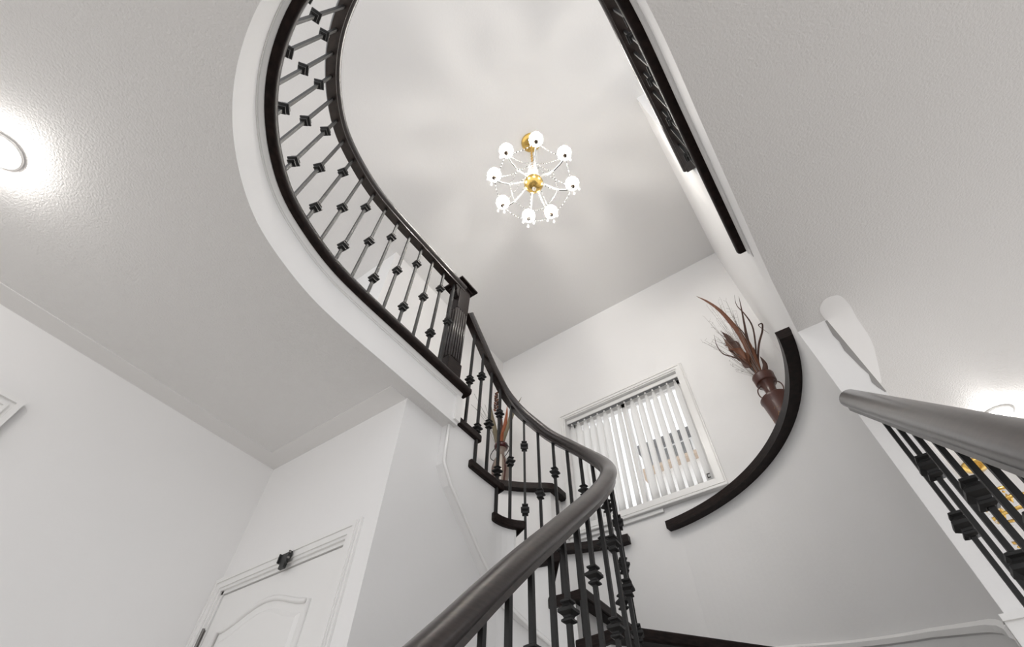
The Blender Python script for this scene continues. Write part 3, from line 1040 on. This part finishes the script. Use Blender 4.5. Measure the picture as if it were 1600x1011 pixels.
V1 = (.055, 2.86, Z_LEDGE)
vase = thing('vase', 'tall brown lacquered vase on the right window ledge', 'vase', V1)
body = MB().lathe([(.0, 0), (.050, 0), (.053, .01), (.058, .10), (.070, .25), (.085, .40), (.090, .455), (.096, .468), (.084, .480), (.05, .488), (.040, .50)], V1, 28)
bo_ = body.build('body', M_VASE, vase, smooth=True, offset=V1)
for k in range(6):
    a = math.radians(k * 60 + 12)
    m = MB()
    for j in range(7):
        for s_ in (-1, 1):
            z0 = .10 + j * .05
            rr_ = .060 + .025 * (z0 - .1) / .35
            pts = []
            for t in np.linspace(0, 1, 4):
                aa = a + s_ * (t - .5) * .30
                q = rr_ + .0015
                pts.append((V1[0] + q * math.cos(aa), V1[1] + q * math.sin(aa), V1[2] + z0 + .048 * t))
            m.tube(pts, .0022, 4)
    m.build('woven_band', M_VASE_BAND, bo_, offset=V1)
MB().lathe([(.040, .49), (.036, .52), (.037, .56), (.046, .595), (.062, .612)], V1, 24).build('neck', M_VASE, vase, smooth=True, offset=V1)
MB().lathe([(.058, .608), (.064, .610), (.068, .618), (.070, .668), (.072, .676), (.064, .674), (.062, .622), (.05, .60)], V1, 24).build('rim', M_VASE, vase, smooth=True, offset=V1)
for sgn in (-1, 1):
    pts = []
    for t in np.linspace(0, 1, 14):
        a = math.pi * t
        pts.append((V1[0] + sgn * (.044 + .034 * math.sin(a)), V1[1] - .01, V1[2] + .60 - .11 * t + .01 * math.sin(2 * a)))
    for t in np.linspace(0, 1, 8):
        a = t * 4.5
        pts.append((V1[0] + sgn * (.046 + .012 * math.sin(a)), V1[1] - .01, V1[2] + .49 + .012 * (1 - math.cos(a))))
    MB().tube(pts, .0042, 6).build('handle', M_VASE, vase, smooth=True, offset=V1)

def ribbon(parent, po, pts, wmax, mat, name='leaf', tilt=0.0, prof=None):
    P = catmull(pts, 5)
    n = len(P)
    v, f = [], []
    for i in range(n):
        t = i / (n - 1)
        T = P[min(i + 1, n - 1)] - P[max(i - 1, 0)]
        T /= np.linalg.norm(T)
        view = P[i] - np.array([0, 0, CAM_Z])
        view = view / np.linalg.norm(view)
        S = np.cross(T, view)
        S /= max(np.linalg.norm(S), 1e-6)
        S = S * math.cos(tilt) + view * math.sin(tilt)
        wv = wmax * (prof(t) if prof else (math.sin(math.pi * min(1, .08 + t * .92)) ** .8 * (1 - .35 * t) + .05)) / 2
        v += [tuple(P[i] - S * wv), tuple(P[i] + view * wv * .25), tuple(P[i] + S * wv)]
    for i in range(n - 1):
        for k in range(2):
            f.append((i * 3 + k, i * 3 + k + 1, i * 3 + 4 + k, i * 3 + 3 + k))
    o = mesh_obj(name, v, f, mat, parent, smooth=True, offset=po)
    md = o.modifiers.new('thick', 'SOLIDIFY')
    md.thickness = .0015
    return o

ar = thing('dried_arrangement', 'rust brown dried leaves and twigs in the right vase', 'dried flowers', (V1[0], V1[1], V1[2] + .62))
ao = (V1[0], V1[1], V1[2] + .62)
zp = lambda x, y: (1000 + .277 * x, 420 + .277 * y)
base = np.array([V1[0], V1[1], V1[2] + .56])
def stem_from(zs, dy=0.0, conv=zp, base=base, y0=2.86):
    """tip-to-base picture points turned into space at the vase's own distance, spread in depth"""
    out = [tuple(base)]
    n = len(zs)
    for i, q in enumerate(zs[::-1]):
        px, py = conv(*q)
        t = (i + 1) / n
        out.append(tuple(at_y(px, py, y0 + dy * t)))
    return out
LV = [([(318, 155), (380, 185), (450, 235), (510, 300), (565, 370), (605, 450), (650, 560)], .040, M_LEAF_RUST, -.10),
      ([(531, 145), (545, 205), (590, 255), (632, 320), (652, 430), (662, 560)], .013, M_LEAF_DARK, .06),
      ([(557, 155), (572, 225), (590, 320), (603, 385), (630, 480), (664, 570)], .022, M_LEAF_DARK, -.04),
      ([(728, 366), (668, 318), (690, 312), (690, 350), (672, 420), (666, 500), (676, 570)], .016, M_LEAF_DARK, .03),
      ([(418, 370), (432, 430), (470, 480), (520, 496), (580, 520), (640, 575)], .013, M_LEAF_DARK, -.05),
      ([(426, 352), (490, 395), (545, 445), (600, 510), (648, 570)], .012, M_LEAF_DARK, .08),
      ([(402, 396), (450, 415), (510, 440), (580, 500), (645, 572)], .006, M_TWIG, .1),
      ([(521, 245), (548, 318), (590, 372), (620, 450), (655, 565)], .012, M_LEAF_DARK, -.08),
      ([(470, 285), (540, 340), (590, 400), (640, 520), (660, 572)], .010, M_LEAF_RUST, .1),
      ([(612, 400), (628, 450), (650, 520), (672, 580)], .045, M_LEAF_RUST, -.03),
      ([(640, 440), (655, 500), (675, 580)], .035, M_LEAF_RUST, .05),
      ([(678, 495), (705, 540), (706, 590)], .042, M_LEAF_DARK, .02)]
for pts, wd, mt, dy in LV:
    ribbon(ar, ao, stem_from(pts, dy), wd, mt)
# crumpled seed head: overlapping jagged bracts
for k in range(16):
    t = k / 15
    q = (498 + 110 * t + random.uniform(-14, 14), 410 + 125 * t + random.uniform(-22, 26))
    tip = (q[0] - 40 + random.uniform(-8, 25), q[1] - 30 + random.uniform(-25, 40))
    mid = ((q[0] + 645) / 2, (q[1] + 570) / 2)
    dy = random.uniform(-.07, .05)
    P3 = [tuple(at_y(*zp(*mid), 2.86 + dy)), tuple(at_y(*zp(*q), 2.86 + dy)), tuple(at_y(*zp(*tip), 2.86 + dy * 1.2))]
    ribbon(ar, ao, P3, .045, M_LEAF_RUST if k % 3 else M_LEAF_DARK, 'bract', random.uniform(-.6, .6), prof=lambda t: max(.05, 1 - abs(2 * t - .9)))
for k in range(34):
    tip = (random.uniform(350, 560), random.uniform(170, 420))
    if k < 4:
        tip = [(360, 268), (455, 168), (405, 300), (520, 235)][k]
    mid = (.5 * tip[0] + .5 * 640 + random.uniform(-15, 15), .5 * tip[1] + .5 * 560 + random.uniform(-15, 15))
    dy = random.uniform(-.12, .1)
    P3 = catmull(stem_from([tip, mid], dy), 4)
    m = MB().tube([tuple(p) for p in P3], [.0016 - .0009 * j / len(P3) for j in range(len(P3))], 4)
    for j in range(3):
        e = P3[-1 - j]
        m.tube([tuple(e), (e[0] + random.uniform(-.03, .03), e[1], e[2] + random.uniform(.01, .04))], .0007, 3)
    m.build('twig', M_TWIG, ar, offset=ao)
# curly moss tendrils at the side of the rim
m = MB()
for k in range(7):
    c0 = at_y(*zp(505 + k * 13 + random.uniform(-8, 8), 530 + k * 9 + random.uniform(-14, 14)), 2.86 + random.uniform(-.03, .03))
    ra, ph, hd = random.uniform(.005, .013), random.uniform(0, 6), random.choice((-1, 1))
    loop = [(c0[0] + ra * math.cos(hd * a_ + ph) * (1 - a_ / 11), c0[1] + .004 * math.sin(a_), c0[2] + ra * .8 * math.sin(hd * a_ + ph) * (1 - a_ / 13)) for a_ in np.linspace(0, random.uniform(4, 8), 16)]
    m.tube([(base[0], base[1], base[2] + .06), ((base[0] + loop[0][0]) / 2, base[1], (base[2] + .06 + loop[0][2]) / 2 + .01)] + loop, .0007, 3)
m.build('tendril', M_TWIG, ar, offset=ao)

V2 = (-2.165, 2.86, Z_HIGH)
vase2 = thing('vase', 'red rimmed vase with striped belly behind the balusters', 'vase', V2)
bm_ = MB().lathe([(.0, 0), (.045, 0), (.050, .02), (.052, .10), (.066, .20), (.082, .29), (.080, .34), (.06, .41), (.036, .46)], V2, 24, alt=[0, 0, 1, 0, 2, 0])
bm_.build('body', [M_VASE_GREY, M_VASE_PALE, M_VASE], vase2, smooth=True, offset=V2)
MB().lathe([(.036, .46), (.031, .49), (.034, .515), (.05, .54)], V2, 24).build('neck', M_VASE_GREY, vase2, smooth=True, offset=V2)
MB().lathe([(.045, .535), (.060, .545), (.066, .565), (.060, .585), (.045, .595), (.04, .56)], V2, 24).build('rim', M_VASE_RED, vase2, smooth=True, offset=V2)
for sgn in (-1, 1):
    pts = []
    for t in np.linspace(0, 1, 18):
        a = math.pi * (1.35 * t - .25)
        pts.append((V2[0] + sgn * (.05 + .055 * max(-.3, math.sin(a))), V2[1] - .02, V2[2] + .60 - .20 * t))
    for t in np.linspace(0, 1, 8):
        a = t * 5
        pts.append((pts[17][0] + sgn * .012 * math.sin(a), V2[1] - .02, pts[17][2] - .012 * (1 - math.cos(a))))
    MB().tube(pts, .0035, 6).build('handle', M_IRON, vase2, smooth=True, offset=V2)
ar2 = thing('dried_arrangement', 'orange and olive dried leaves in the striped vase', 'dried flowers', (V2[0], V2[1], V2[2] + .58))
ao2 = (V2[0], V2[1], V2[2] + .58)
zq = lambda x, y: (680 + .1385 * x, 560 + .1385 * y)
base2 = np.array([V2[0], V2[1], V2[2] + .5])
for pts, wd, mt, dy in [([(628, 520), (640, 640), (668, 780), (695, 930)], .050, M_LEAF_GREEN, .02),
                        ([(812, 535), (805, 640), (785, 760), (745, 930)], .040, M_LEAF_ORANGE, -.03),
                        ([(975, 435), (905, 560), (850, 700), (770, 930)], .034, M_LEAF_GREEN, .05),
                        ([(850, 540), (840, 660), (810, 800), (760, 930)], .036, M_LEAF_GREEN, -.02),
                        ([(735, 590), (735, 700), (735, 930)], .060, M_LEAF_DARK, .02),
                        ([(770, 820), (755, 870), (740, 950)], .040, M_LEAF_ORANGE, -.05),
                        ([(690, 400), (690, 520), (705, 700), (720, 930)], .006, M_LEAF_DARK, .0)]:
    ribbon(ar2, ao2, stem_from(pts, dy, zq, base2), wd, mt)
for k in range(16):
    t = k / 15
    p0 = at_y(*zq(690 + 6 * math.sin(k), 600 - 195 * t), 2.86)
    p1 = at_y(*zq(690 + (34 if k % 2 else -34) * (1 - .6 * t), 570 - 195 * t), 2.85)
    ribbon(ar2, ao2, [tuple(p0), tuple((p0 + p1) / 2), tuple(p1)], .022, M_LEAF_DARK if k % 3 else M_LEAF_RUST, 'grain', 0, prof=lambda t: max(.1, math.sin(math.pi * t)))
for tip, mid in [((440, 400), (540, 590)), ((405, 520), (570, 680)), ((525, 560), (600, 690)), ((620, 830), (650, 910)), ((560, 520), (620, 700)), ((450, 560), (600, 760))]:
    P3 = catmull(stem_from([tip, mid], .03, zq, base2), 4)
    MB().tube([tuple(p) for p in P3], .0014, 4).build('twig', M_TWIG, ar2, offset=ao2)

# ------------------------------------------------------------------ outside: the house across the lot
hs = thing('neighbouring_house', 'neighbouring pale house glimpsed through the window blinds', 'house', (0, 8.6, 0))
ho = (0, 8.6, 0)
MB().box(-2.7, 4, 8.6, 12, 0, 7.05).build('wall', M_BRICK, hs, offset=ho)
MB().box(-2.8, 4.2, 8.4, 12.3, 7.05, 7.12).build('eave', M_EAVE, hs, offset=ho)
MB().box(-2.6, 4, 8.7, 12, 7.12, 7.70).build('upper_wall', M_ROOF, hs, offset=ho)
MB().add([(-2.8, 8.4, 7.70), (4.2, 8.4, 7.70), (4.2, 12.3, 7.70), (-2.8, 12.3, 7.70), (-2.0, 10.2, 8.1), (4.2, 10.2, 8.1)],
         [(0, 1, 5, 4), (2, 3, 4, 5), (3, 0, 4), (1, 2, 5), (0, 3, 2, 1)]).build('roof', M_ROOF, hs, offset=ho)
for x in (-2.3, -1.2, 0.2):
    wo = MB().box(x, x + .7, 8.66, 8.72, 7.20, 7.62).build('window_frame', M_TRIM, hs, offset=ho)
    MB().box(x + .06, x + .64, 8.64, 8.68, 7.25, 7.57).build('window_pane', M_SLATE, wo, offset=ho)
